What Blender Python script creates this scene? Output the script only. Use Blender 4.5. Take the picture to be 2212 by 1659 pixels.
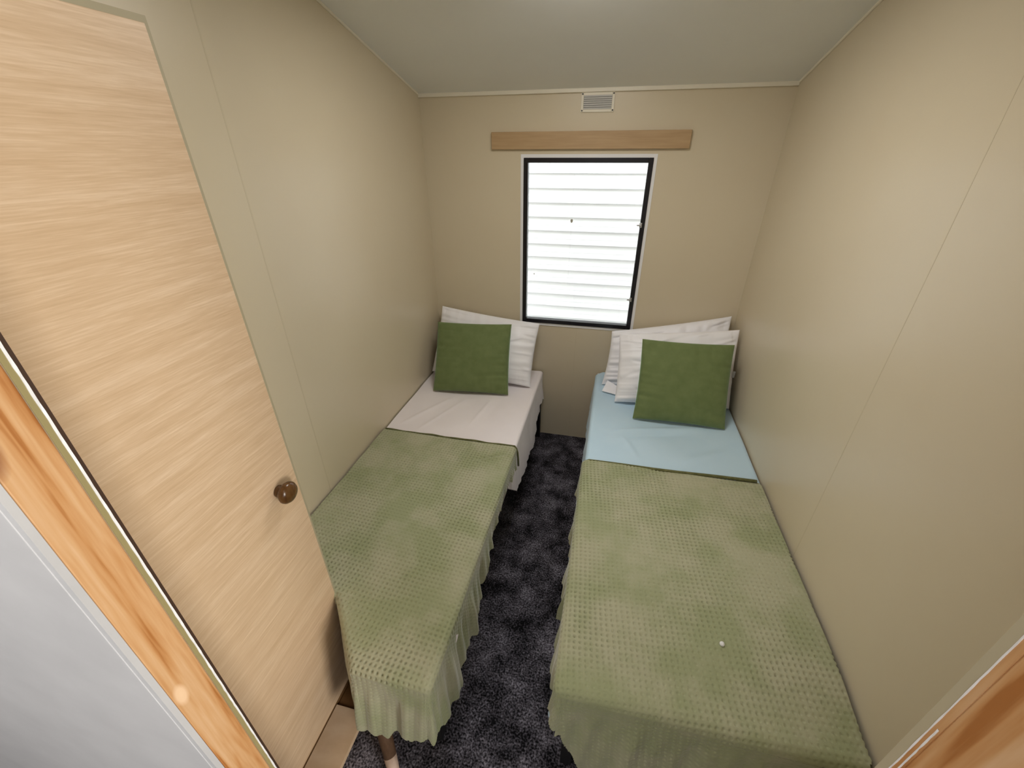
import bpy, bmesh, math, random
import numpy as np
from mathutils import Vector, Matrix

for o in list(bpy.data.objects):
    bpy.data.objects.remove(o)
S = bpy.context.scene
COL = S.collection
R = math.radians

# ------------------------------------------------------------------ camera
CAM_H = 1.749
YAW, PITCH, ROLL, FPX = R(13.005), R(29.14), R(-0.27), 905.19
fwd = Vector((-math.sin(YAW) * math.cos(PITCH), math.cos(YAW) * math.cos(PITCH), -math.sin(PITCH)))
rgt = Vector((math.cos(YAW), math.sin(YAW), 0))
upv = rgt.cross(fwd)
rgt2 = rgt * math.cos(ROLL) + upv * math.sin(ROLL)
upv2 = -rgt * math.sin(ROLL) + upv * math.cos(ROLL)
cam = bpy.data.cameras.new('camera')
cam.sensor_width = 36.0
cam.lens = FPX / 2212.0 * 36.0
cam.clip_start = 0.02
cam_o = bpy.data.objects.new('camera', cam)
COL.objects.link(cam_o)
M = Matrix((rgt2, upv2, -fwd)).transposed().to_4x4()
M.translation = Vector((0, 0, CAM_H))
cam_o.matrix_world = M
S.camera = cam_o

# ------------------------------------------------------------------ world, lights, exposure
W = bpy.data.worlds.new('overcast_sky')
S.world = W
W.use_nodes = True
bgn = W.node_tree.nodes['Background']
bgn.inputs['Color'].default_value = (0.86, 0.94, 1.0, 1)
bgn.inputs['Strength'].default_value = 3.6

def area(name, loc, target, sx, sy, power, colr):
    l = bpy.data.lights.new(name, 'AREA')
    l.shape = 'RECTANGLE'
    l.size, l.size_y, l.energy, l.color = sx, sy, power, colr
    o = bpy.data.objects.new(name, l)
    COL.objects.link(o)
    o.location = loc
    d = Vector(target) - Vector(loc)
    o.rotation_euler = d.to_track_quat('-Z', 'Y').to_euler()
    return o

sun = bpy.data.lights.new('sun', 'SUN')
sun.energy, sun.angle, sun.color = 0.15, R(20), (1.0, 0.96, 0.90)
sun_o = bpy.data.objects.new('sun', sun)
COL.objects.link(sun_o)
sun_o.rotation_euler = Vector((0.25, 0.42, -0.85)).to_track_quat('-Z', 'Y').to_euler()

# unseen soft lamps added as fill: behind the viewer, overhead, down the hallway
area('hallway_rear_fill', (-0.75, -1.44, 2.2), (0.25, 0.2, 1.2), 1.2, 0.5, 9.0, (1.0, 0.97, 0.94))  # added fill in front of the solid back wall, no window there
area('room_overhead_fill', (-0.16, 1.45, 2.2), (-0.16, 1.45, 0), 0.40, 0.40, 3.8, (1.0, 0.965, 0.92))  # added fill under the ceiling, without any lamp fitting
area('hallway_end_fill', (2.15, -0.75, 1.5), (-0.6, 0.2, 1.2), 1.1, 1.2, 40, (1.0, 0.95, 0.87))  # added soft light from the right, reaching wardrobe door and left jamb

S.view_settings.view_transform = 'Standard'
S.view_settings.look = 'None'
S.view_settings.gamma = 1.0
S.view_settings.use_curve_mapping = False
S.view_settings.exposure = 1.36

# ------------------------------------------------------------------ materials
def mat(name, base, rough=0.6, metal=0.0, sheen=0.0, spec=0.5):
    m = bpy.data.materials.new(name)
    m.use_nodes = True
    b = m.node_tree.nodes['Principled BSDF']
    b.inputs['Base Color'].default_value = (*base, 1)
    b.inputs['Roughness'].default_value = rough
    b.inputs['Metallic'].default_value = metal
    b.inputs['Specular IOR Level'].default_value = spec
    if sheen:
        b.inputs['Sheen Weight'].default_value = sheen
        b.inputs['Sheen Roughness'].default_value = 0.4
    return m

def nn(m, typ, **kw):
    n = m.node_tree.nodes.new(typ)
    for k, v in kw.items():
        if k.startswith('in_'):
            n.inputs[k[3:].replace('_', ' ')].default_value = v
        else:
            setattr(n, k, v)
    return n

def lk(m, a, ao, b, bi):
    m.node_tree.links.new(a.outputs[ao], b.inputs[bi])

def ramp(m, stops):
    n = nn(m, 'ShaderNodeValToRGB')
    e = n.color_ramp.elements
    while len(e) < len(stops):
        e.new(0.5)
    for el, (p, c) in zip(e, stops):
        el.position = p
        el.color = (*c, 1) if len(c) == 3 else c
    return n

def noise_mat(name, stops, scale, rough, detail=4, stretch=(1, 1, 1), bump=0.0, bump_scale=None,
              bdist=0.002, sheen=0.0, distortion=0.0, spec=0.5, nrough=0.55):
    m = mat(name, stops[0][1], rough, sheen=sheen, spec=spec)
    b = m.node_tree.nodes['Principled BSDF']
    tc = nn(m, 'ShaderNodeTexCoord')
    mp = nn(m, 'ShaderNodeMapping')
    mp.inputs['Scale'].default_value = stretch
    lk(m, tc, 'Object', mp, 'Vector')
    nz = nn(m, 'ShaderNodeTexNoise', in_Scale=scale, in_Detail=detail, in_Distortion=distortion, in_Roughness=nrough)
    lk(m, mp, 'Vector', nz, 'Vector')
    rp = ramp(m, stops)
    lk(m, nz, 'Fac', rp, 'Fac')
    lk(m, rp, 'Color', b, 'Base Color')
    if bump:
        n2 = nn(m, 'ShaderNodeTexNoise', in_Scale=bump_scale or scale, in_Detail=3)
        lk(m, mp, 'Vector', n2, 'Vector')
        bp = nn(m, 'ShaderNodeBump', in_Strength=bump, in_Distance=bdist)
        lk(m, n2, 'Fac', bp, 'Height')
        lk(m, bp, 'Normal', b, 'Normal')
    return m

WALLC = (0.76, 0.68, 0.52)
m_wall = noise_mat('cream_wallboard', [(0.35, (0.665, 0.578, 0.42)), (0.65, (0.675, 0.592, 0.435))], 3, 0.33, bump=0.06, bump_scale=420, bdist=0.001)
m_seam = mat('cream_joint_strip', (0.64, 0.56, 0.40), 0.4)
m_ceil = noise_mat('white_ceiling_board', [(0.3, (0.84, 0.85, 0.82)), (0.7, (0.86, 0.87, 0.84))], 4, 0.55, bump=0.05, bump_scale=300, bdist=0.001)
m_cove = mat('cream_ceiling_bead', (0.82, 0.77, 0.64), 0.4)
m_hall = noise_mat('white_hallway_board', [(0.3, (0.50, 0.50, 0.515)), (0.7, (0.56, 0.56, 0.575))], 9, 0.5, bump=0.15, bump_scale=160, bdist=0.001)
m_black = mat('black_window_rubber', (0.006, 0.005, 0.009), 0.28)
m_white = mat('white_plastic', (0.86, 0.86, 0.88), 0.35)
m_metal = mat('brushed_metal', (0.55, 0.55, 0.56), 0.35, metal=1.0)
m_dark = mat('dark_steel', (0.012, 0.012, 0.013), 0.5)
m_void = mat('duct_shade', (0.02, 0.02, 0.02), 0.9)  # near-black tone for the shade behind the vent slats
m_screw = mat('screw_heads', (0.02, 0.02, 0.02), 0.5)
m_vent = mat('grey_vent_slats', (0.52, 0.51, 0.48), 0.4)
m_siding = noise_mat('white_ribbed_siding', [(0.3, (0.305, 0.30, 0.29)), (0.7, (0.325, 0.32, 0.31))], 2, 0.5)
m_ground = noise_mat('gravel_ground', [(0.3, (0.22, 0.21, 0.19)), (0.7, (0.34, 0.33, 0.30))], 30, 0.95)
m_mattress = mat('mattress_ticking', (0.7, 0.68, 0.64), 0.9)
m_knob = noise_mat('brown_stained_wood', [(0.3, (0.085, 0.035, 0.010)), (0.7, (0.13, 0.06, 0.016))], 30, 0.22, stretch=(1, 4, 1))
m_ply = noise_mat('dark_brown_kickboard', [(0.3, (0.15, 0.075, 0.022)), (0.7, (0.20, 0.10, 0.035))], 14, 0.6, stretch=(1, 1, 12))
m_gapdk = mat('dark_brown_gap_shade', (0.045, 0.020, 0.010), 0.6)  # shade of the gap beside the left jamb, given as a colour
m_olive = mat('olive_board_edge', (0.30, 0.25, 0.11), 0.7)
m_olive2 = mat('olive_grey_strip', (0.47, 0.42, 0.29), 0.7)
m_batten = noise_mat('light_brown_batten_wood', [(0.3, (0.43, 0.28, 0.14)), (0.7, (0.51, 0.345, 0.185))], 10, 0.5, stretch=(0.6, 4, 8))
m_kleg = noise_mat('leg_wood_dark_upper', [(0.3, (0.10, 0.055, 0.03)), (0.7, (0.15, 0.085, 0.05))], 20, 0.5, stretch=(6, 6, 1))  # darker tone for the upper part of the splayed leg, tip is pale
m_leg = noise_mat('leg_wood_pale_tip', [(0.3, (0.55, 0.40, 0.32)), (0.7, (0.66, 0.50, 0.40))], 20, 0.5, stretch=(6, 6, 1))
m_pillow = mat('white_cotton', (0.935, 0.93, 0.975), 0.40, sheen=0.25)
m_sheetw = noise_mat('white_fitted_sheet_cotton', [(0.3, (0.88, 0.825, 0.845)), (0.7, (0.91, 0.855, 0.875))], 8, 0.7, sheen=0.2, bump=0.1, bump_scale=600, bdist=0.001)
m_sheetb = noise_mat('pale_blue_sheet_cotton', [(0.3, (0.535, 0.725, 0.87)), (0.7, (0.575, 0.755, 0.89))], 8, 0.7, sheen=0.2, bump=0.1, bump_scale=600, bdist=0.001)
m_cush = noise_mat('moss_green_cushion_velvet', [(0.3, (0.13, 0.175, 0.058)), (0.7, (0.162, 0.208, 0.076))], 22, 0.8, sheen=0.65, bump=0.2, bump_scale=500, bdist=0.001)
m_cush.node_tree.nodes['Principled BSDF'].inputs['Sheen Tint'].default_value = (0.6, 0.9, 0.7, 1)
m_blanket = noise_mat('sage_green_waffle_fleece', [(0.38, (0.33, 0.355, 0.205)), (0.60, (0.43, 0.425, 0.29))], 6.5, 0.9, detail=5, sheen=0.35, bump=0.25, bump_scale=350, bdist=0.0015, spec=0.2)
m_hem = noise_mat('sage_green_hem', [(0.3, (0.10, 0.105, 0.04)), (0.7, (0.17, 0.17, 0.075))], 60, 0.95, sheen=0.2, spec=0.2)
m_tag = mat('care_label_cloth', (0.5, 0.49, 0.5), 0.7)
m_stain = mat('grey_splash', (0.45, 0.43, 0.36), 0.9)

# carpet: dark charcoal pile with cloudy lighter patches
m_carpet = mat('charcoal_carpet', (0.03, 0.03, 0.035), 0.95, spec=0.1)
b = m_carpet.node_tree.nodes['Principled BSDF']
tc = nn(m_carpet, 'ShaderNodeTexCoord')
n1 = nn(m_carpet, 'ShaderNodeTexNoise', in_Scale=7.0, in_Detail=6, in_Roughness=0.7)
n2 = nn(m_carpet, 'ShaderNodeTexNoise', in_Scale=150.0, in_Detail=3)
lk(m_carpet, tc, 'Object', n1, 'Vector'); lk(m_carpet, tc, 'Object', n2, 'Vector')
mx = nn(m_carpet, 'ShaderNodeMath', operation='MULTIPLY')
lk(m_carpet, n1, 'Fac', mx, 0); lk(m_carpet, n2, 'Fac', mx, 1)
rp = ramp(m_carpet, [(0.18, (0.004, 0.004, 0.005)), (0.27, (0.085, 0.078, 0.092)), (0.42, (0.33, 0.31, 0.36))])
lk(m_carpet, mx, 'Value', rp, 'Fac'); lk(m_carpet, rp, 'Color', b, 'Base Color')
bp = nn(m_carpet, 'ShaderNodeBump', in_Strength=0.8, in_Distance=0.004)
lk(m_carpet, n2, 'Fac', bp, 'Height'); lk(m_carpet, bp, 'Normal', b, 'Normal')

def grain_mat(name, dark, mid, light, stretch, scale, rough, distortion=0.6):
    """veneer: broad tone plus fine streaks along one axis"""
    m = mat(name, mid, rough)
    b = m.node_tree.nodes['Principled BSDF']
    tc = nn(m, 'ShaderNodeTexCoord')
    mp = nn(m, 'ShaderNodeMapping'); mp.inputs['Scale'].default_value = stretch
    lk(m, tc, 'Object', mp, 'Vector')
    a = nn(m, 'ShaderNodeTexNoise', in_Scale=scale, in_Detail=8, in_Roughness=0.62, in_Distortion=distortion)
    f = nn(m, 'ShaderNodeTexNoise', in_Scale=scale * 7, in_Detail=3, in_Roughness=0.5)
    lk(m, mp, 'Vector', a, 'Vector'); lk(m, mp, 'Vector', f, 'Vector')
    mxn = nn(m, 'ShaderNodeMix', data_type='FLOAT'); mxn.inputs[0].default_value = 0.42
    lk(m, a, 'Fac', mxn, 2); lk(m, f, 'Fac', mxn, 3)
    rp = ramp(m, [(0.33, dark), (0.5, mid), (0.66, light)])
    lk(m, mxn, 0, rp, 'Fac'); lk(m, rp, 'Color', b, 'Base Color')
    return m

m_oak = grain_mat('light_oak_veneer', (0.62, 0.435, 0.27), (0.70, 0.51, 0.335), (0.80, 0.615, 0.44), (1, 1.4, 30), 2.2, 0.40)

def pine_mat(name, knots):
    m = mat(name, (0.75, 0.42, 0.18), 0.42)
    b = m.node_tree.nodes['Principled BSDF']
    tc = nn(m, 'ShaderNodeTexCoord')
    mp = nn(m, 'ShaderNodeMapping'); mp.inputs['Scale'].default_value = (1, 1, 0.055)
    lk(m, tc, 'Object', mp, 'Vector')
    wv = nn(m, 'ShaderNodeTexNoise', in_Scale=55.0, in_Detail=2, in_Distortion=0.8)
    lk(m, mp, 'Vector', wv, 'Vector')
    fine = nn(m, 'ShaderNodeTexNoise', in_Scale=260.0, in_Detail=2)
    lk(m, mp, 'Vector', fine, 'Vector')
    mxn = nn(m, 'ShaderNodeMix', data_type='FLOAT'); mxn.inputs[0].default_value = 0.25
    lk(m, wv, 'Fac', mxn, 2); lk(m, fine, 'Fac', mxn, 3)
    rp = ramp(m, [(0.36, (0.40, 0.155, 0.040)), (0.44, (0.55, 0.275, 0.105)), (0.55, (0.63, 0.365, 0.175)), (0.68, (0.70, 0.46, 0.265))])
    lk(m, mxn, 0, rp, 'Fac')
    last, lo = rp, 'Color'
    for (ky, kz, rad, colr) in knots:
        sub = nn(m, 'ShaderNodeVectorMath', operation='SUBTRACT')
        sub.inputs[1].default_value = (0, ky, kz)
        lk(m, tc, 'Object', sub, 0)
        sc = nn(m, 'ShaderNodeVectorMath', operation='MULTIPLY')
        sc.inputs[1].default_value = (0, 1.0, 0.40)
        lk(m, sub, 'Vector', sc, 0)
        ln = nn(m, 'ShaderNodeVectorMath', operation='LENGTH')
        lk(m, sc, 'Vector', ln, 0)
        kr = ramp(m, [(0.0, (1, 1, 1)), (0.55, (0.9, 0.9, 0.9)), (1.0, (0, 0, 0))])
        dv = nn(m, 'ShaderNodeMath', operation='DIVIDE'); dv.inputs[1].default_value = rad
        lk(m, ln, 'Value', dv, 0); lk(m, dv, 'Value', kr, 'Fac')
        mc = nn(m, 'ShaderNodeMix', data_type='RGBA')
        lk(m, kr, 'Color', mc, 0)
        m.node_tree.links.new(last.outputs[lo], mc.inputs[6])
        mc.inputs[7].default_value = (*colr, 1)
        last, lo = mc, 2
    m.node_tree.links.new(last.outputs[lo], b.inputs['Base Color'])
    return m

m_pine_l = pine_mat('rough_pine_knotty', [(0.1475, 1.560, 0.012, (0.30, 0.12, 0.05)), (0.155, 1.205, 0.008, (0.86, 0.60, 0.38))])
m_pine_r = pine_mat('rough_pine', [])

# thin window glass: clear with a faint mirror reflection
m_glass = bpy.data.materials.new('window_glass')
m_glass.use_nodes = True
nt = m_glass.node_tree
nt.nodes.clear()
out = nt.nodes.new('ShaderNodeOutputMaterial')
tr = nt.nodes.new('ShaderNodeBsdfTransparent')
gl = nt.nodes.new('ShaderNodeBsdfGlossy'); gl.inputs['Roughness'].default_value = 0.02
fr = nt.nodes.new('ShaderNodeFresnel'); fr.inputs['IOR'].default_value = 1.45
ms = nt.nodes.new('ShaderNodeMixShader')
nt.links.new(fr.outputs[0], ms.inputs[0]); nt.links.new(tr.outputs[0], ms.inputs[1])
nt.links.new(gl.outputs[0], ms.inputs[2]); nt.links.new(ms.outputs[0], out.inputs[0])

# ------------------------------------------------------------------ helpers
def link(name, me, material, parent=None, smooth=False):
    if material is not None:
        me.materials.append(material)
    o = bpy.data.objects.new(name, me)
    COL.objects.link(o)
    if parent is not None:
        o.parent = parent
    if smooth:
        me.polygons.foreach_set('use_smooth', [True] * len(me.polygons))
    return o

def add_box(bm, lo, hi, bev=0.0, seg=2):
    r = bmesh.ops.create_cube(bm, size=1.0)
    for v in r['verts']:
        v.co = Vector([lo[i] + (v.co[i] + 0.5) * (hi[i] - lo[i]) for i in range(3)])
    if bev > 0:
        es = list({e for v in r['verts'] for e in v.link_edges})
        bmesh.ops.bevel(bm, geom=es, offset=bev, segments=seg, profile=0.5, affect='EDGES')

def add_tube(bm, pts, rad, n=10, cap=True):
    rings = []
    pts = [Vector(p) for p in pts]
    for i, p in enumerate(pts):
        d = (pts[min(i + 1, len(pts) - 1)] - pts[max(i - 1, 0)]).normalized()
        a = d.cross(Vector((0, 0, 1)))
        if a.length < 1e-3:
            a = d.cross(Vector((1, 0, 0)))
        a.normalize(); c = d.cross(a)
        r = rad[i] if isinstance(rad, (list, tuple)) else rad
        rings.append([bm.verts.new(p + (a * math.cos(2 * math.pi * k / n) + c * math.sin(2 * math.pi * k / n)) * r) for k in range(n)])
    for q, w in zip(rings, rings[1:]):
        for k in range(n):
            bm.faces.new((q[k], q[(k + 1) % n], w[(k + 1) % n], w[k]))
    if cap:
        bm.faces.new(rings[0][::-1]); bm.faces.new(rings[-1])

def add_lathe(bm, prof, mtx, n=32):
    """prof: (radius, height) list, spun about local z, placed by mtx"""
    rings = []
    for r, h in prof:
        rings.append([bm.verts.new(mtx @ Vector((r * math.cos(2 * math.pi * k / n), r * math.sin(2 * math.pi * k / n), h))) for k in range(n)])
    for q, w in zip(rings, rings[1:]):
        for k in range(n):
            bm.faces.new((q[k], q[(k + 1) % n], w[(k + 1) % n], w[k]))
    bm.faces.new(rings[0][::-1]); bm.faces.new(rings[-1])

def build(name, fill, material, parent=None, smooth=False):
    bm = bmesh.new()
    fill(bm)
    bmesh.ops.recalc_face_normals(bm, faces=bm.faces)
    me = bpy.data.meshes.new(name)
    bm.to_mesh(me); bm.free()
    return link(name, me, material, parent, smooth)

def box(name, lo, hi, material, parent=None, bev=0.0):
    return build(name, lambda bm: add_box(bm, lo, hi, bev), material, parent)

def tag(o, label=None, cat=None, group=None, kind=None):
    if label: o['label'] = label
    if cat: o['category'] = cat
    if group: o['group'] = group
    if kind: o['kind'] = kind
    return o

def struct(o, label=None):
    o['kind'] = 'structure'
    if label: o['label'] = label
    return o

def empty(name, loc):
    o = bpy.data.objects.new(name, None)
    COL.objects.link(o)
    o.location = loc
    o.empty_display_size = 0.1
    bpy.context.view_layer.update()
    return o

def under(o, parent):
    """parent a mesh built in world coordinates under an Empty that is not at the origin"""
    o.parent = parent
    o.matrix_parent_inverse = Matrix.Translation(-Vector(parent.location))
    return o

# ------------------------------------------------------------------ room shell
XL, XR, YF, ZC, SL = -1.0406, 0.7116, 2.4152, 2.0, 0.2507
YN = 0.190                       # room face of the partition with the doorway
YB = -1.50                       # back of the hallway
DL, DR = -0.427, 0.240           # doorway
def zceil(y): return ZC + (YF - y) * SL
WX0, WX1, WZ0, WZ1 = -0.4883, 0.1579, 0.8234, 1.7155

def fill_floor(bm): add_box(bm, (-2.2, YB - 0.05, -0.04), (2.2, YF + 0.05, 0.0))
struct(build('floor', fill_floor, m_carpet), 'dark charcoal mottled carpet')

def fill_ceiling(bm):
    y0, y1 = YB - 0.05, YF + 0.05
    v = [bm.verts.new((x, y, zceil(y) + t)) for t in (0, 0.05) for (x, y) in ((-2.2, y0), (2.2, y0), (2.2, y1), (-2.2, y1))]
    for f in ((0, 1, 2, 3), (7, 6, 5, 4), (0, 4, 5, 1), (1, 5, 6, 2), (2, 6, 7, 3), (3, 7, 4, 0)):
        bm.faces.new([v[i] for i in f])
struct(build('ceiling', fill_ceiling, m_ceil), 'sloping white ceiling')

def side_wall(name, x0, x1):
    def f(bm):
        ys = (0.146, YF + 0.05)
        v = [bm.verts.new((x, y, z)) for x in (x0, x1) for (y, z) in ((ys[0], 0), (ys[1], 0), (ys[1], zceil(ys[1]) + 0.02), (ys[0], zceil(ys[0]) + 0.02))]
        for q in ((0, 1, 2, 3), (7, 6, 5, 4), (0, 4, 5, 1), (1, 5, 6, 2), (2, 6, 7, 3), (3, 7, 4, 0)):
            bm.faces.new([v[i] for i in q])
    return struct(build(name, f, m_wall))
wl = side_wall('wall_left', XL - 0.05, XL)
wr = side_wall('wall_right', XR, XR + 0.05)
box('joint_strip', (XL, 1.1135, 0.0), (XL + 0.0003, 1.1185, zceil(1.12)), m_seam, wl)
box('joint_strip', (XR - 0.0004, 1.143, 0.0), (XR, 1.1465, zceil(1.15)), m_seam, wr)

def fill_far(bm):
    y0, y1 = YF, YF + 0.05
    add_box(bm, (XL - 0.05, y0, 0), (WX0 + 0.012, y1, ZC + 0.05))
    add_box(bm, (WX1 - 0.012, y0, 0), (XR + 0.05, y1, ZC + 0.05))
    add_box(bm, (WX0 + 0.012, y0, 0), (WX1 - 0.012, y1, WZ0 + 0.012))
    add_box(bm, (WX0 + 0.012, y0, WZ1 - 0.012), (WX1 - 0.012, y1, ZC + 0.05))
wf = struct(build('wall_far', fill_far, m_wall))
box('joint_strip', (-0.155, YF - 0.0008, 0.0), (-0.152, YF, WZ0 - 0.02), m_seam, wf)

# bead along the ceiling joints
bd = build('trim_1', lambda bm: add_box(bm, (XL, YF - 0.012, ZC - 0.014), (XR, YF, ZC + 0.004), 0.003), m_cove)
struct(bd, 'cream bead where far wall meets ceiling')
for k, x in ((2, XL), (3, XR)):
    sx = 1 if x < 0 else -1
    def f(bm, x=x, sx=sx):
        pts = [(x + sx * 0.002, y, zceil(y) - 0.003) for y in (YF - 0.005, 1.2, 0.2)]
        add_tube(bm, pts, 0.005, 8)
    struct(build('trim_%d' % k, f, m_cove), 'cream bead along ceiling edge')

# partition with the doorway: hallway-side board, pine studs as jambs, room-side board
def fill_front(bm):
    for x0, x1 in ((-2.2, DL), (DR, 2.2)):
        add_box(bm, (x0, 0.140, 0), (x1, 0.146, zceil(0.14)))
    add_box(bm, (DL, 0.140, 2.05), (DR, 0.146, zceil(0.14)))
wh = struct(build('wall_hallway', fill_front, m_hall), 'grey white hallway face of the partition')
def fill_edge_bead(bm):
    add_tube(bm, [(DL - 0.009, 0.1400, 0.0), (DL - 0.009, 0.1400, 2.05)], 0.0007, 8)
build('edge_bead', fill_edge_bead, m_hall, wh)
def fill_inner(bm):
    for x0, x1 in ((XL, DL), (DR, XR)):
        add_box(bm, (x0, 0.185, 0), (x1, YN, zceil(YN)))
    add_box(bm, (DL, 0.185, 2.05), (DR, YN, zceil(YN)))
wi = struct(build('wall_front', fill_inner, m_wall), 'cream room face of the partition')

def jag(bm, x, sx, y0, y1, zlo, zhi, seed, amp=0.0012, thick=0.0012):
    """slightly torn white board edge standing proud of the jamb"""
    rnd = random.Random(seed)
    n = 260
    prev = None
    for i in range(n + 1):
        z = zlo + (zhi - zlo) * i / n
        a, b2 = y0 - rnd.random() * amp * 0.5, y1
        c = [bm.verts.new((x, a, z)), bm.verts.new((x + sx * thick * (0.7 + 0.6 * rnd.random()), a, z)),
             bm.verts.new((x + sx * thick * (0.7 + 0.6 * rnd.random()), b2, z)), bm.verts.new((x, b2, z))]
        if prev:
            for k in range(4):
                bm.faces.new((prev[k], prev[(k + 1) % 4], c[(k + 1) % 4], c[k]))
        prev = c
ZJ = 2.05
j1 = box('trim_4', (DL - 0.045, 0.1465, 0.0), (DL, 0.1848, ZJ), m_pine_l, bev=0.0012)
struct(j1, 'bare knotty pine jamb left of doorway')
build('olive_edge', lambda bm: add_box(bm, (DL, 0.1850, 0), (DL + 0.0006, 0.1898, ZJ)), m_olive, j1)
build('white_board_edge', lambda bm: jag(bm, DL, 1, 0.1896, 0.1912, 0, ZJ, 1), m_white, j1)
box('dark_gap_shade', (DL - 0.012, 0.1912, 0), (DL + 0.0002, 0.1945, ZJ), m_gapdk, j1)  # dark strip standing in for the shaded gap past the board edge
j2 = box('trim_5', (DR, 0.1465, 0.0), (DR + 0.045, 0.1848, ZJ), m_pine_r, bev=0.0012)
struct(j2, 'bare pine jamb right of doorway')
build('white_board_edge', lambda bm: jag(bm, DR, -1, 0.1893, 0.1900, 0, ZJ, 2, amp=0.0008, thick=0.0006), m_white, j2)
build('white_paint_line', lambda bm: jag(bm, DR, -1, 0.1859, 0.1866, 0, 1.42, 3, amp=0.0008, thick=0.0006), m_white, j2)
box('brown_groove', (DR - 0.0003, 0.1846, 0), (DR + 0.002, 0.1899, ZJ), m_pine_r, j2)
box('olive_strip', (DR - 0.0002, 0.1903, 0), (DR + 0.012, 0.1965, ZJ), m_olive2, j2)  # olive grey strip along the room edge of the right jamb
j3 = box('trim_6', (DL - 0.045, 0.1465, ZJ), (DR + 0.045, 0.1848, ZJ + 0.045), m_pine_r, bev=0.0012)
struct(j3, 'pine head of doorway')

# hallway shell behind the viewer
def hall(bm):
    add_box(bm, (-2.25, YB - 0.05, 0), (-2.2, 0.14, zceil(YB)))
    add_box(bm, (2.2, YB - 0.05, 0), (2.25, 0.14, zceil(YB)))
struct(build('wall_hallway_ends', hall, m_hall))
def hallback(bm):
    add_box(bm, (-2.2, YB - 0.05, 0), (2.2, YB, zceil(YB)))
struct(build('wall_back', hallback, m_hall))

# ------------------------------------------------------------------ window
win = build('window_1', lambda bm: None, None)
def ring(bm, x0, x1, z0, z1, wd, y0, y1, bev=0.0):
    add_box(bm, (x0, y0, z0), (x0 + wd, y1, z1), bev)
    add_box(bm, (x1 - wd, y0, z0), (x1, y1, z1), bev)
    add_box(bm, (x0 + wd, y0, z0), (x1 - wd, y1, z0 + wd), bev)
    add_box(bm, (x0 + wd, y0, z1 - wd), (x1 - wd, y1, z1), bev)
struct(win, 'window with black rubber frame and clear pane')
build('window_flange', lambda bm: ring(bm, WX0 - 0.016, WX1 + 0.016, WZ0 - 0.016, WZ1 + 0.016, 0.017, YF - 0.004, YF), m_white, win)
build('window_frame', lambda bm: ring(bm, WX0, WX1, WZ0, WZ1, 0.023, YF - 0.010, YF + 0.030, 0.002), m_black, win)
box('window_pane', (WX0 + 0.02, YF + 0.018, WZ0 + 0.02), (WX1 - 0.02, YF + 0.022, WZ1 - 0.02), m_glass, win)
for z in (1.405, 1.005):
    h = build('handle', lambda bm: (add_box(bm, (WX1 - 0.027, YF - 0.016, z - 0.012), (WX1 - 0.014, YF - 0.010, z + 0.012), 0.002),
                                    add_box(bm, (WX1 - 0.040, YF - 0.020, z - 0.004), (WX1 - 0.018, YF - 0.015, z + 0.004), 0.002)), m_metal, win)
def splat(bm, x, z, r, seed):
    rnd = random.Random(seed)
    c = [bm.verts.new((x + r * (0.8 + 0.4 * rnd.random()) * math.cos(a), YF + 0.0175, z + 1.5 * r * (0.8 + 0.4 * rnd.random()) * math.sin(a))) for a in np.linspace(0, 2 * math.pi, 14)[:-1]]
    f = bm.faces.new(c)
    e = bmesh.ops.extrude_face_region(bm, geom=[f])
    for v in e['geom']:
        if isinstance(v, bmesh.types.BMVert): v.co.y += 0.0004
build('splash_mark', lambda bm: splat(bm, -0.225, 1.412, 0.0065, 5), m_stain, win)
build('splash_mark', lambda bm: splat(bm, -0.425, 1.115, 0.003, 6), m_stain, win)

# neighbouring caravan's ribbed wall outside the window
def fill_siding(bm):
    y = 3.42
    pitch = 0.0995
    prof = []
    z = -0.5
    off = 0.0
    k = 0
    z = 0.605 - 11 * pitch
    while z < 1.86:
        prof += [(y - 0.004, z), (y - 0.026, z + 0.004), (y - 0.024, z + 0.012), (y - 0.016, z + 0.036), (y - 0.018, z + 0.044), (y - 0.012, z + 0.056), (y - 0.004, z + 0.094)]
        z += pitch
    prev = None
    for (yy, zz) in prof:
        c = [bm.verts.new((-2.6, yy, zz)), bm.verts.new((2.6, yy, zz))]
        if prev: bm.faces.new((prev[0], prev[1], c[1], c[0]))
        prev = c
    add_box(bm, (-2.6, y + 0.001, -0.5), (2.6, y + 0.05, 1.90))
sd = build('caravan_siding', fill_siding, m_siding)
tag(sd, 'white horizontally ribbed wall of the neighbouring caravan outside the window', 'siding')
gr = box('ground', (-6, YF + 0.06, -0.6), (6, 9, -0.5), m_ground)
struct(gr)

# ------------------------------------------------------------------ wall fittings
bt = build('wooden_batten', lambda bm: add_box(bm, (-0.6555, YF - 0.02, 1.7534), (0.3097, YF, 1.8303), 0.0015), m_batten)
tag(bt, 'light brown wooden batten screwed to the far wall above the window', 'batten')

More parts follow.
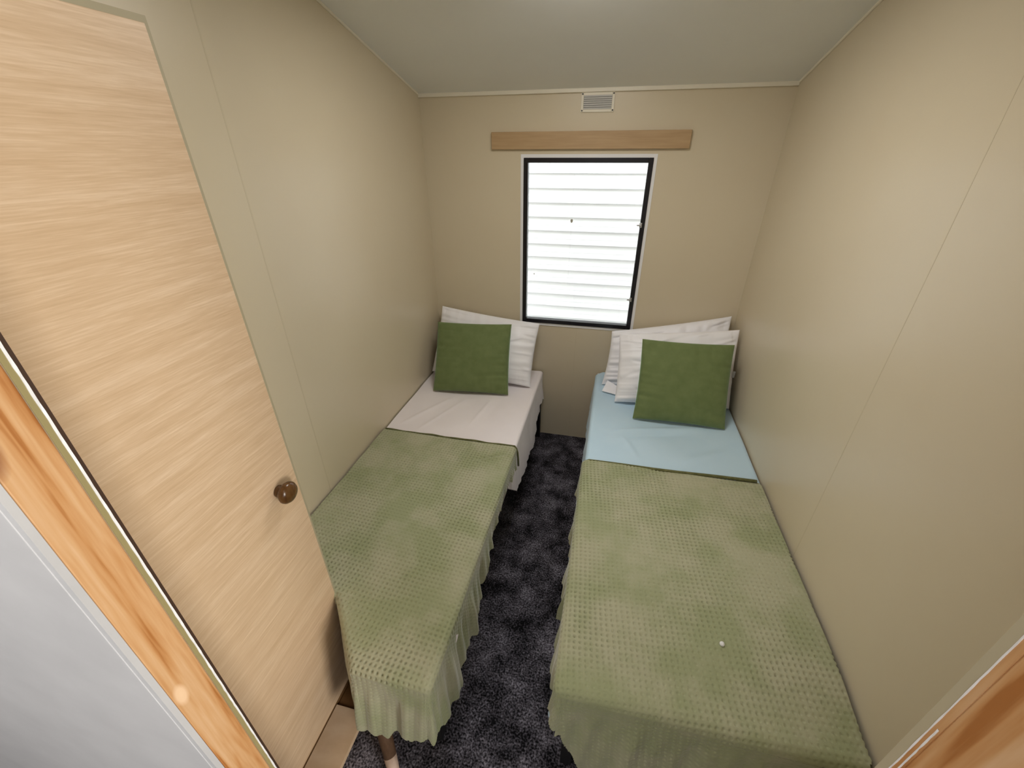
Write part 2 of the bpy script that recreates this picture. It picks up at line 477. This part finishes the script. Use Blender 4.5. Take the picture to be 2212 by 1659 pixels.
ve = empty('air_vent', (-0.134, YF, 1.946))
tag(ve, 'small slatted air vent high on the far wall above the batten', 'vent')
VX0, VX1, VZ0, VZ1 = -0.2123, -0.0565, 1.9068, 1.986
def vent_plate(bm):
    ring(bm, VX0, VX1, VZ0, VZ1, 0.012, YF - 0.006, YF, 0.0015)
under(build('vent_frame', vent_plate, m_cove), ve)
under(box('vent_duct_shade', (VX0 + 0.01, YF - 0.0012, VZ0 + 0.01), (VX1 - 0.01, YF - 0.0002, VZ1 - 0.01), m_void), ve)  # thin dark sheet standing in for the shade inside the duct
for k in range(7):
    z = VZ0 + 0.0155 + k * 0.0082
    def sl(bm, z=z):
        add_box(bm, (VX0 + 0.012, YF - 0.006, z - 0.0034), (VX1 - 0.012, YF - 0.0015, z + 0.0034), 0.0006)
    under(build('slat', sl, m_vent), ve)
for x in (VX0 + 0.006, VX1 - 0.006):
    for z in (VZ0 + 0.007, VZ1 - 0.006):
        under(build('screw', lambda bm: add_lathe(bm, [(0.0034, 0), (0.0034, 0.001), (0.002, 0.002)], Matrix.Translation((x, YF - 0.006, z)) @ Matrix.Rotation(R(90), 4, 'X'), 12), m_screw), ve)

# ------------------------------------------------------------------ wardrobe
WFX, WY0, WY1, WZT = -0.75, 0.2, 0.7055, 1.936
wd = empty('wardrobe', (-0.9, 0.45, 0))
tag(wd, 'tall built-in wardrobe with light oak door and brown knob beside doorway', 'wardrobe')
def carcass(bm):
    t = 0.012
    add_box(bm, (XL + 0.002, WY1 - t, 0), (WFX - 0.0005, WY1, WZT))
    add_box(bm, (XL + 0.002, WY0, 0), (WFX - 0.0005, WY0 + t, WZT))
    add_box(bm, (XL + 0.002, WY0 + t, WZT - t), (WFX - 0.0005, WY1 - t, WZT))
    add_box(bm, (XL + 0.002, WY0 + t, 0.10), (WFX - 0.03, WY1 - t, 0.11))
    add_box(bm, (XL + 0.002, WY0 + t, 0.11), (XL + 0.006, WY1 - t, WZT - t))
m_carc = mat('olive_cream_carcass_edge', (0.42, 0.37, 0.25), 0.6)
under(build('carcass', carcass, m_carc), wd)
dr = under(box('door', (WFX - 0.016, WY0 + 0.010, 0.108), (WFX, WY1 - 0.0055, WZT - 0.010), m_oak, bev=0.0008), wd)
def knob(bm):
    mtx = Matrix.Translation((WFX, 0.636, 1.006)) @ Matrix.Rotation(R(90), 4, 'Y')
    add_lathe(bm, [(0.0150, 0.0), (0.0155, 0.004), (0.0135, 0.011), (0.0125, 0.014), (0.016, 0.017), (0.0245, 0.0195),
                   (0.0280, 0.025), (0.0278, 0.031), (0.0240, 0.037), (0.0160, 0.0415), (0.007, 0.0435), (0.001, 0.0438)], mtx, 40)
under(build('knob', knob, m_knob, smooth=True), wd)
kn = [o for o in bpy.data.objects if o.name == 'knob'][0]
kn.parent = dr
kn.matrix_parent_inverse = Matrix.Translation(-Vector(wd.location)) if False else Matrix.Identity(4)
under(box('kickboard', (-0.80, WY0 + 0.012, 0.0), (-0.788, WY1 - 0.012, 0.10), m_ply), wd)

fb = box('wooden_board', (-0.786, 0.30, 0.001), (-0.672, 0.592, 0.020), m_oak, bev=0.001)
kb = box('wooden_board', (-0.786, 0.5945, 0.001), (-0.655, 0.690, 0.008), m_ply, bev=0.0008)
tag(kb, 'dark brown wood offcut on the carpet between wardrobe and left bed', 'board')
tag(fb, 'light wood board lying on the carpet below the wardrobe door', 'board')

# ------------------------------------------------------------------ cloth
def smooth01(x): x = np.clip(x, 0, 1); return x * x * (3 - 2 * x)

def grid_mesh(name, P, keep, material, parent=None):
    ny, nx = P.shape[:2]
    idx = np.arange(ny * nx).reshape(ny, nx)
    q = np.stack([idx[:-1, :-1], idx[:-1, 1:], idx[1:, 1:], idx[1:, :-1]], -1).reshape(-1, 4)
    kf = (keep[:-1, :-1] & keep[:-1, 1:] & keep[1:, 1:] & keep[1:, :-1]).reshape(-1)
    q = q[kf]
    used = np.unique(q)
    remap = -np.ones(ny * nx, dtype=np.int64); remap[used] = np.arange(len(used))
    co = P.reshape(-1, 3)[used]
    q = remap[q]
    me = bpy.data.meshes.new(name)
    me.vertices.add(len(co)); me.vertices.foreach_set('co', co.astype(np.float32).ravel())
    me.loops.add(q.size); me.loops.foreach_set('vertex_index', q.astype(np.int32).ravel())
    me.polygons.add(len(q)); me.polygons.foreach_set('loop_start', np.arange(0, q.size, 4, dtype=np.int32))
    me.polygons.foreach_set('loop_total', np.full(len(q), 4, dtype=np.int32))
    me.update(calc_edges=True); me.validate()
    return link(name, me, material, parent, smooth=True)

def poly_near(poly, X, Y):
    """nearest point of a polygon for each point, 0 distance inside"""
    n = len(poly)
    best = np.full(X.shape, 1e9); QX = X.copy(); QY = Y.copy()
    inside = np.zeros(X.shape, bool)
    for i in range(n):
        x0, y0 = poly[i]; x1, y1 = poly[(i + 1) % n]
        dx, dy = x1 - x0, y1 - y0
        t = np.clip(((X - x0) * dx + (Y - y0) * dy) / (dx * dx + dy * dy), 0, 1)
        px, py = x0 + t * dx, y0 + t * dy
        d = np.hypot(X - px, Y - py)
        m = d < best
        best = np.where(m, d, best); QX = np.where(m, px, QX); QY = np.where(m, py, QY)
        c = ((y0 > Y) != (y1 > Y)) & (X < dx * (Y - y0) / (dy if abs(dy) > 1e-12 else 1e-12) + x0)
        inside ^= c
    D = np.where(inside, 0, best)
    QX = np.where(inside, X, QX); QY = np.where(inside, Y, QY)
    return D, QX, QY

def drape(name, poly, xr, yr, step, ztop, hem, material, rad=0.025, pits=None, top=None, ripple=0.010, rk=38, parent=None, seed=0):
    xs = np.arange(xr[0], xr[1] + 1e-9, step); ys = np.arange(yr[0], yr[1] + 1e-9, step)
    X, Y = np.meshgrid(xs, ys)
    D, QX, QY = poly_near(poly, X, Y)
    NX = np.where(D > 1e-9, (X - QX) / np.maximum(D, 1e-9), 0); NY = np.where(D > 1e-9, (Y - QY) / np.maximum(D, 1e-9), 0)
    L = rad * math.pi / 2
    ang = np.clip(D / rad, 0, math.pi / 2)
    outw = rad * np.sin(ang)
    drop = rad * (1 - np.cos(ang)) + np.maximum(D - L, 0)
    fall = np.maximum(D - L, 0)
    s = QX * 1.0 + QY * 1.0 + np.arctan2(NY, NX) * 0.06
    rp = ripple * smooth01(fall / 0.12) * (np.sin(rk * s + seed) + 0.6 * np.sin(rk * 2.3 * s + 1.7 + seed) + 0.5 * np.sin(rk * 4.1 * s + 14 * fall))
    outw = outw + rp + 0.02 * smooth01(fall / 0.3)
    px = QX + NX * outw; py = QY + NY * outw
    pz = ztop - drop
    if top is not None:
        pz = pz + top(X, Y) * (D < L)
    if pits:
        ax, ay, dep, rot = pits
        U = X * math.cos(rot) - Y * math.sin(rot); V = X * math.sin(rot) + Y * math.cos(rot)
        wob = 0.0012 * np.sin(23 * U + 9 * V)
        f = np.cos(math.pi * (U + wob) / ax) * np.cos(math.pi * (V + wob) / ay)
        f = smooth01((f - 0.30) / 0.55)
        wear = 0.62 + 0.38 * np.sin(7 * X + 3 * np.sin(5 * Y)) * np.sin(6 * Y + 2 * np.sin(8 * X))
        fade = np.where(D > L, 0.5, 1.0)
        dd = -dep * f * wear * fade
        px = px + NX * np.sin(ang) * dd; py = py + NY * np.sin(ang) * dd; pz = pz + np.cos(ang) * dd
    keep = (D <= hem(QX, QY, NX, NY, s)) | (D < 1e-9)
    return grid_mesh(name, np.stack([px, py, pz], -1), keep, material, parent)

def ridge(X, Y, x0, y0, x1, y1, w, h):
    dx, dy = x1 - x0, y1 - y0
    t = ((X - x0) * dx + (Y - y0) * dy) / (dx * dx + dy * dy)
    tc_ = np.clip(t, 0, 1)
    d = np.hypot(X - x0 - tc_ * dx, Y - y0 - tc_ * dy)
    return h * np.exp(-(d / w) ** 2) * np.sin(np.clip(tc_, 0.02, 0.98) * math.pi) ** 0.5

# ---- beds
def bed(name, label, x0, x1, y0, y1, ztop, cut, leg_black, leg_pale):
    e = empty(name, ((x0 + x1) / 2, (y0 + y1) / 2, 0))
    tag(e, label, 'bed', 'single beds')
    pts = cut
    def prism(bm, zlo, zhi, ins):
        cx = sum(p[0] for p in pts) / len(pts); cy = sum(p[1] for p in pts) / len(pts)
        P = []
        n = len(pts)
        for i in range(n):
            a, p, c = Vector(pts[i - 1]), Vector(pts[i]), Vector(pts[(i + 1) % n])
            d1 = (p - a).normalized(); d2 = (c - p).normalized()
            n1 = Vector((-d1.y, d1.x)); n2 = Vector((-d2.y, d2.x))
            bis = (n1 + n2); bis = bis / max(bis.length_squared, 0.2) * 2
            P.append(p + bis * ins)
        lo = [bm.verts.new((p.x, p.y, zlo)) for p in P]; hi = [bm.verts.new((p.x, p.y, zhi)) for p in P]
        bm.faces.new(lo[::-1]); bm.faces.new(hi)
        for i in range(n):
            bm.faces.new((lo[i], lo[(i + 1) % n], hi[(i + 1) % n], hi[i]))
    under(build('mattress', lambda bm: prism(bm, 0.345, ztop - 0.012, 0.014), m_mattress), e)
    under(build('bed_frame', lambda bm: prism(bm, 0.300, 0.344, 0.03), m_dark), e)
    for (x, y) in leg_black:
        under(build('leg', lambda bm: add_box(bm, (x - 0.018, y - 0.018, 0), (x + 0.018, y + 0.018, 0.30), 0.002), m_dark), e)
    for (x, y) in leg_pale:
        o = under(build('leg', lambda bm: add_tube(bm, [(x - 0.029, y + 0.034, 0.06), (x - 0.073, y + 0.086, 0.15), (x - 0.145, y + 0.172, 0.30)], [0.020, 0.024, 0.030], 20), m_kleg, smooth=True), e)
        f = build('leg_tip', lambda bm: add_tube(bm, [(x, y, 0.0), (x - 0.003, y + 0.003, 0.008), (x - 0.029, y + 0.034, 0.0605)], [0.013, 0.017, 0.0202], 20), m_leg, o, smooth=True)
        f['label'] = 'pale wooden leg tip'
        o['label'] = 'splayed leg, dark brown above its tip'
    return e

LZ, RZ = 0.500, 0.540
# counter-clockwise outlines; the left bed's foot corner is cut back beside the wardrobe
LP = [(-0.565, 0.525), (-0.345, 0.510), (-0.345, 2.400), (-1.034, 2.400), (-1.034, 0.810), (-0.725, 0.800)]
RP = [(-0.015, 0.570), (0.700, 0.570), (0.700, 2.400), (-0.015, 2.400)]
bed('single_bed', 'single bed along the left wall under a white sheet', -1.03, -0.345, 0.51, 2.40, LZ, LP,
    [(-0.368, 2.372), (-1.0, 2.372), (-0.99, 0.80), (-0.40, 0.60)], [(-0.490, 0.455)])
bed('single_bed', 'single bed along the right wall under a pale blue sheet', -0.015, 0.70, 0.57, 2.40, RZ, RP,
    [(0.03, 2.372), (0.66, 2.372), (0.03, 0.63), (0.66, 0.63)], [])

def inset(poly, left=0, right=0, foot=0, head=0):
    return poly

# ---- fitted sheets
LPS = [(-0.565, 0.560), (-0.362, 0.545), (-0.362, 2.388), (-1.034, 2.388), (-1.034, 0.820), (-0.73, 0.810)]
def hemL(QX, QY, NX, NY, s):
    side = np.interp(QY, [0.5, 1.35, 1.52, 1.98, 2.10, 2.25, 2.388], [0.10, 0.06, 0.25, 0.285, 0.245, 0.17, 0.225])
    return np.where(NX > 0.3, side + 0.006 * np.sin(21 * s), np.where(NX < -0.1, 0.0, 0.10))
def topL(X, Y):
    return (ridge(X, Y, -0.80, 1.95, -0.99, 1.62, 0.014, 0.006) + ridge(X, Y, -0.72, 1.95, -0.88, 1.58, 0.012, 0.005)
            + ridge(X, Y, -0.58, 1.96, -0.62, 1.70, 0.012, 0.006) + ridge(X, Y, -0.52, 2.0, -0.57, 1.75, 0.02, -0.004)
            + 0.0018 * np.sin(17 * X + 3 * np.sin(6 * Y)) * np.sin(9 * Y + 2) + 0.001) * smooth01((Y - 1.57) / 0.08)
sh = drape('fitted_sheet', LPS, (-1.034, -0.06), (0.30, 2.388), 0.006, LZ, hemL, m_sheetw, rad=0.016, top=topL, ripple=0.004, rk=24)
tag(sh, 'white pinkish cotton sheet on the left bed', 'sheet')

RPS = [(0.002, 0.61), (0.692, 0.61), (0.692, 2.378), (0.035, 2.378), (0.008, 2.345)]
def hemR(QX, QY, NX, NY, s):
    return np.where(NX < -0.3, 0.24, np.where(NX > 0.3, 0.02, 0.2))
def topR(X, Y):
    return (ridge(X, Y, 0.08, 1.74, 0.52, 1.86, 0.022, 0.014) + ridge(X, Y, 0.10, 1.70, 0.45, 1.80, 0.02, -0.006) + ridge(X, Y, 0.13, 1.76, 0.22, 1.56, 0.016, 0.005) + ridge(X, Y, 0.36, 1.54, 0.62, 1.70, 0.03, 0.006)
            + ridge(X, Y, 0.40, 1.56, 0.62, 1.72, 0.02, 0.004) + 0.0025 * np.sin(11 * X + 2 * np.sin(7 * Y)) * np.sin(8 * Y) + 0.001) * smooth01((Y - 1.50) / 0.08) - 0.03 * smooth01((1.45 - Y) / 0.1)
sh = drape('fitted_sheet', RPS, (-0.26, 0.712), (0.40, 2.40), 0.006, RZ, hemR, m_sheetb, rad=0.02, top=topR, ripple=0.003, rk=20)
tag(sh, 'pale blue cotton sheet on the right bed', 'sheet')

# ---- throws
LPB = [(-0.568, 0.522), (-0.362, 0.522), (-0.362, 1.572), (-1.030, 1.572), (-1.030, 0.714), (-0.735, 0.713)]
def hemLB(QX, QY, NX, NY, s):
    rag = 0.006 * np.sin(160 * s) + 0.005 * np.sin(71 * s + 1) + 0.006 * np.sin(33 * s)
    side = np.interp(QY, [0.52, 0.70, 0.87, 1.07, 1.30, 1.50, 1.572], [0.25, 0.25, 0.225, 0.13, 0.075, 0.115, 0.125])
    foot = np.interp(QX, [-0.575, -0.50, -0.36], [0.29, 0.31, 0.24])
    return np.where(QY < 0.53, foot, np.where(NX > 0.3, side, np.where(NX < -0.1, np.where(QX < -1.02, 0.0, 0.22), np.where(NY < -0.5, 0.04, 0.0)))) + np.where(NX < -0.9, 0, rag)
def topLB(X, Y):
    edge = smooth01((1.572 - Y) / 0.012)
    return (0.010 * edge - 0.001 + ridge(X, Y, -0.38, 1.50, -0.52, 1.43, 0.008, -0.006) + ridge(X, Y, -0.38, 1.48, -0.50, 1.42, 0.008, 0.005)
            + 0.002 * np.sin(9 * X + 1) * np.sin(7 * Y) + ridge(X, Y, -0.9, 1.5, -0.6, 1.45, 0.02, 0.003))
bl = drape('throw_blanket', LPB, (-1.032, -0.03), (0.18, 1.572), 0.0025, LZ + 0.004, hemLB, m_blanket, rad=0.022, pits=(0.0108, 0.0108, 0.0060, 0.86), top=topLB, ripple=0.007, rk=30)
tag(bl, 'sage green waffle throw over the foot of the left bed', 'blanket', 'green throws on the beds')
def hem_cord(bm, pts, r):
    add_tube(bm, pts, r, 8)
def cordL(bm):
    xs = np.linspace(-1.028, -0.352, 60)
    add_tube(bm, [(x, 1.572 + 0.002 * math.sin(30 * x), LZ + 0.008 + 0.001 * math.sin(55 * x)) for x in xs] + [(-0.343, 1.572, LZ - 0.004), (-0.337, 1.571, LZ - 0.025), (-0.334, 1.570, LZ - 0.06), (-0.332, 1.569, LZ - 0.105)], 0.0048, 8)
o = build('hem', cordL, m_hem, bl, smooth=True); o['label'] = 'darker green rolled hem'

RPB = [(0.002, 0.586), (0.690, 0.586), (0.690, 1.508), (0.002, 1.492)]
def hemRB(QX, QY, NX, NY, s):
    rag = 0.006 * np.sin(150 * s) + 0.005 * np.sin(67 * s + 1) + 0.006 * np.sin(31 * s)
    side = np.interp(QY, [0.58, 0.66, 0.9, 1.3, 1.5], [0.17, 0.20, 0.20, 0.16, 0.13])
    return np.where(NX < -0.3, np.where(NY < -0.2, 0.17, side) + rag, np.where(NX > 0.3, 0.012, np.where(NY > 0.3, 0, np.interp(QX, [0.0, 0.03, 0.08, 0.2], [0.19, 0.30, 0.39, 0.42])) + rag))
def topRB(X, Y):
    edge = smooth01((1.50 - Y) / 0.014)
    return (0.011 * edge + ridge(X, Y, 0.15, 1.47, 0.30, 1.41, 0.012, 0.006) + ridge(X, Y, 0.30, 1.46, 0.62, 1.45, 0.014, 0.005)
            + ridge(X, Y, 0.05, 1.36, 0.16, 1.30, 0.010, -0.004) + 0.004 * np.sin(7 * X + 1) * np.sin(6 * Y) - 0.02 * smooth01((X - 0.1) / 0.6) * smooth01((0.8 - Y) / 0.2))
br = drape('throw_blanket', RPB, (-0.36, 0.704), (0.14, 1.508), 0.0025, RZ + 0.004, hemRB, m_blanket, rad=0.03, pits=(0.0108, 0.0108, 0.0060, 0.70), top=topRB, ripple=0.007, rk=27, seed=2)
tag(br, 'sage green waffle throw over the foot of the right bed', 'blanket', 'green throws on the beds')
def cordR(bm):
    xs = np.linspace(0.004, 0.688, 60)
    add_tube(bm, [(-0.024, 1.490, RZ - 0.07), (-0.022, 1.491, RZ - 0.02), (-0.010, 1.492, RZ + 0.003)] +
             [(x, 1.492 + 0.016 * (x / 0.69) - 0.012 * math.exp(-((x - 0.33) / 0.12) ** 2), RZ + 0.010 + 0.006 * math.exp(-((x - 0.33) / 0.1) ** 2)) for x in xs], 0.0065, 8)
o = build('hem', cordR, m_hem, br, smooth=True); o['label'] = 'darker green rolled hem'

bead = build('bead', lambda bm: add_lathe(bm, [(0.0035, 0), (0.0062, 0.002), (0.0066, 0.005), (0.005, 0.0085), (0.002, 0.0098)], Matrix.Translation((0.412, 0.770, RZ + 0.0165)), 20), m_white, smooth=True)  # tiny white dot, modelled as a small solid on the throw
tag(bead, 'tiny white speck on the green throw of the right bed', 'bead')

# ------------------------------------------------------------------ pillows and cushions
def pillow(name, label, cat, group, BL, BR, TL, TR, thick, material, seed, pinch=0.05, pleat=0.0065, pw=0.45, N=110, sag=0.0, crease=0.0):
    """cushion stretched between four corner points (seen from the room)"""
    rng = np.random.RandomState(seed)
    u = np.linspace(-1, 1, N); U, V = np.meshgrid(u, u)
    U = np.sign(U) * np.abs(U) ** 0.85 if False else np.sin(U * math.pi / 2); V = np.sin(V * math.pi / 2)
    BL, BR, TL, TR = [np.array(p, float) for p in (BL, BR, TL, TR)]
    Up = U * (1 - pinch * (1 - V ** 2)); Vp = V * (1 - pinch * (1 - U ** 2))
    a, b2 = (Up + 1) / 2, (Vp + 1) / 2
    base = ((1 - a) * (1 - b2))[..., None] * BL + (a * (1 - b2))[..., None] * BR + ((1 - a) * b2)[..., None] * TL + (a * b2)[..., None] * TR
    ex = (BR - BL + TR - TL); ez = (TL - BL + TR - BR)
    nrm = np.cross(ex, ez); nrm /= np.linalg.norm(nrm)       # towards the viewer
    if nrm[1] > 0: nrm = -nrm
    prof = np.clip((1 - U ** 2) * (1 - V ** 2), 0, 1) ** pw
    low = 1 + sag * (-V)
    # pleats running in from the edges
    ph = rng.rand(8) * 6.28
    def pleats(T, E, p):
        w = np.exp(-(1 - np.abs(E)) / 0.26) * (1 - np.abs(E) ** 14)
        warp = T + 0.10 * np.sin(4 * T + p) + 0.16 * (1 - np.abs(E)) * np.sin(2 * p)
        return w * (np.abs(np.sin(8 * warp + p)) ** 0.6 * 1.3 - 0.8 + 0.6 * np.sin(27 * warp + 2 * p) * np.sin(5 * T + p))
    def creases():
        c = np.zeros_like(U)
        for _ in range(int(10 * crease)):
            x0, y0 = rng.uniform(-0.95, 0.95, 2); a0 = rng.uniform(-0.6, 0.6) + (math.pi if rng.rand() < 0.5 else 0); ln = rng.uniform(0.25, 0.7)
            c += ridge(U, V, x0, y0, x0 + ln * math.cos(a0), y0 + ln * math.sin(a0), rng.uniform(0.025, 0.06), rng.choice([-1, 1]) * rng.uniform(0.5, 1.0))
        return c
    res = []
    for sgn, pk in ((1, 0), (-1, 4)):
        pl = pleats(V, np.maximum(U, 0), ph[pk]) * (U > 0) + pleats(V, np.minimum(U, 0), ph[pk + 1]) * (U < 0) + pleats(U, np.maximum(V, 0), ph[pk + 2]) * (V > 0) * 0.8 + pleats(U, np.minimum(V, 0), ph[pk + 3]) * (V < 0) * 0.5
        und = np.sin(3.1 * U + ph[2]) * np.sin(2.7 * V + ph[3]) * 0.05 + np.sin(6 * U + 4 * V + ph[1]) * 0.02
        h = thick / 2 * prof * low * (1 + und) + (pleat * pl + pleat * creases()) * np.clip(prof * 3, 0, 1)
        res.append(base + nrm * (sgn * h)[..., None])
    bm = bmesh.new()
    vs = []
    for k in range(2):
        g = [[None] * N for _ in range(N)]
        for i in range(N):
            for j in range(N):
                if k == 1 and (i in (0, N - 1) or j in (0, N - 1)):
                    g[i][j] = vs[0][i][j]
                else:
                    g[i][j] = bm.verts.new(res[k][i, j])
        vs.append(g)
        for i in range(N - 1):
            for j in range(N - 1):
                q = (g[i][j], g[i][j + 1], g[i + 1][j + 1], g[i + 1][j])
                bm.faces.new(q if k == 0 else q[::-1])
    bmesh.ops.recalc_face_normals(bm, faces=bm.faces)
    me = bpy.data.meshes.new(name)
    bm.to_mesh(me); bm.free()
    o = link(name, me, material, None, smooth=True)
    tag(o, label, cat, group)
    return o, base, nrm

p1, _, _ = pillow('pillow', 'white pillow against the far wall on the left bed, behind a green cushion', 'pillow', 'white pillows',
       (-1.022, 2.185, 0.530), (-0.385, 2.150, 0.510), (-0.985, 2.355, 0.905), (-0.368, 2.335, 0.845), 0.145, m_pillow, 3, pinch=0.03, pleat=0.010, sag=0.2, pw=0.40, crease=1.2)
c1, _, _ = pillow('cushion', 'square moss green cushion on the left bed', 'cushion', 'green square cushions',
       (-0.935, 1.985, 0.512), (-0.492, 2.030, 0.512), (-0.960, 2.205, 0.858), (-0.512, 2.215, 0.875), 0.115, m_cush, 11, pinch=0.03, pleat=0.006, pw=0.38)
p2, _, _ = pillow('pillow', 'crumpled white pillow rearmost on the right bed, touching the far wall', 'pillow', 'white pillows',
       (0.030, 2.215, 0.545), (0.685, 2.235, 0.560), (0.055, 2.330, 0.835), (0.680, 2.385, 0.955), 0.125, m_pillow, 21, pinch=0.03, pleat=0.012, pw=0.40, crease=2.2)
p3, b3, n3 = pillow('pillow', 'white pillow in the middle of the right bed stack, just behind the green cushion', 'pillow', 'white pillows',
       (0.105, 2.020, 0.552), (0.695, 2.075, 0.552), (0.095, 2.215, 0.870), (0.692, 2.235, 0.935), 0.145, m_pillow, 33, pinch=0.025, pleat=0.011, sag=0.2, pw=0.40, crease=1.5)
c2, _, _ = pillow('cushion', 'square moss green cushion on the right bed', 'cushion', 'green square cushions',
       (0.198, 1.880, 0.548), (0.636, 1.876, 0.548), (0.205, 2.080, 0.905), (0.642, 2.085, 0.910), 0.115, m_cush, 44, pinch=0.035, pleat=0.0065, pw=0.38)
# open flap of the pillowcase lying on the blue sheet, and its sewn label
def flap(bm):
    a = [(0.035, 2.13, 0.548), (0.115, 2.10, 0.549), (0.12, 2.16, 0.570), (0.06, 2.19, 0.585)]
    lo = [bm.verts.new(p) for p in a]
    hi = [bm.verts.new((p[0], p[1], p[2] + 0.003)) for p in a]
    bm.faces.new(lo[::-1]); bm.faces.new(hi)
    for i in range(4): bm.faces.new((lo[i], lo[(i + 1) % 4], hi[(i + 1) % 4], hi[i]))
build('pillowcase_flap', flap, m_pillow, p2)
def lab(bm):
    c = np.array([0.683, 2.115, 0.735])
    add_box(bm, c - [0.007, 0.001, 0.018], c + [0.007, 0.001, 0.018], 0.0004)
o = build('care_label', lab, m_tag, p3); o['label'] = 'small grey care label'
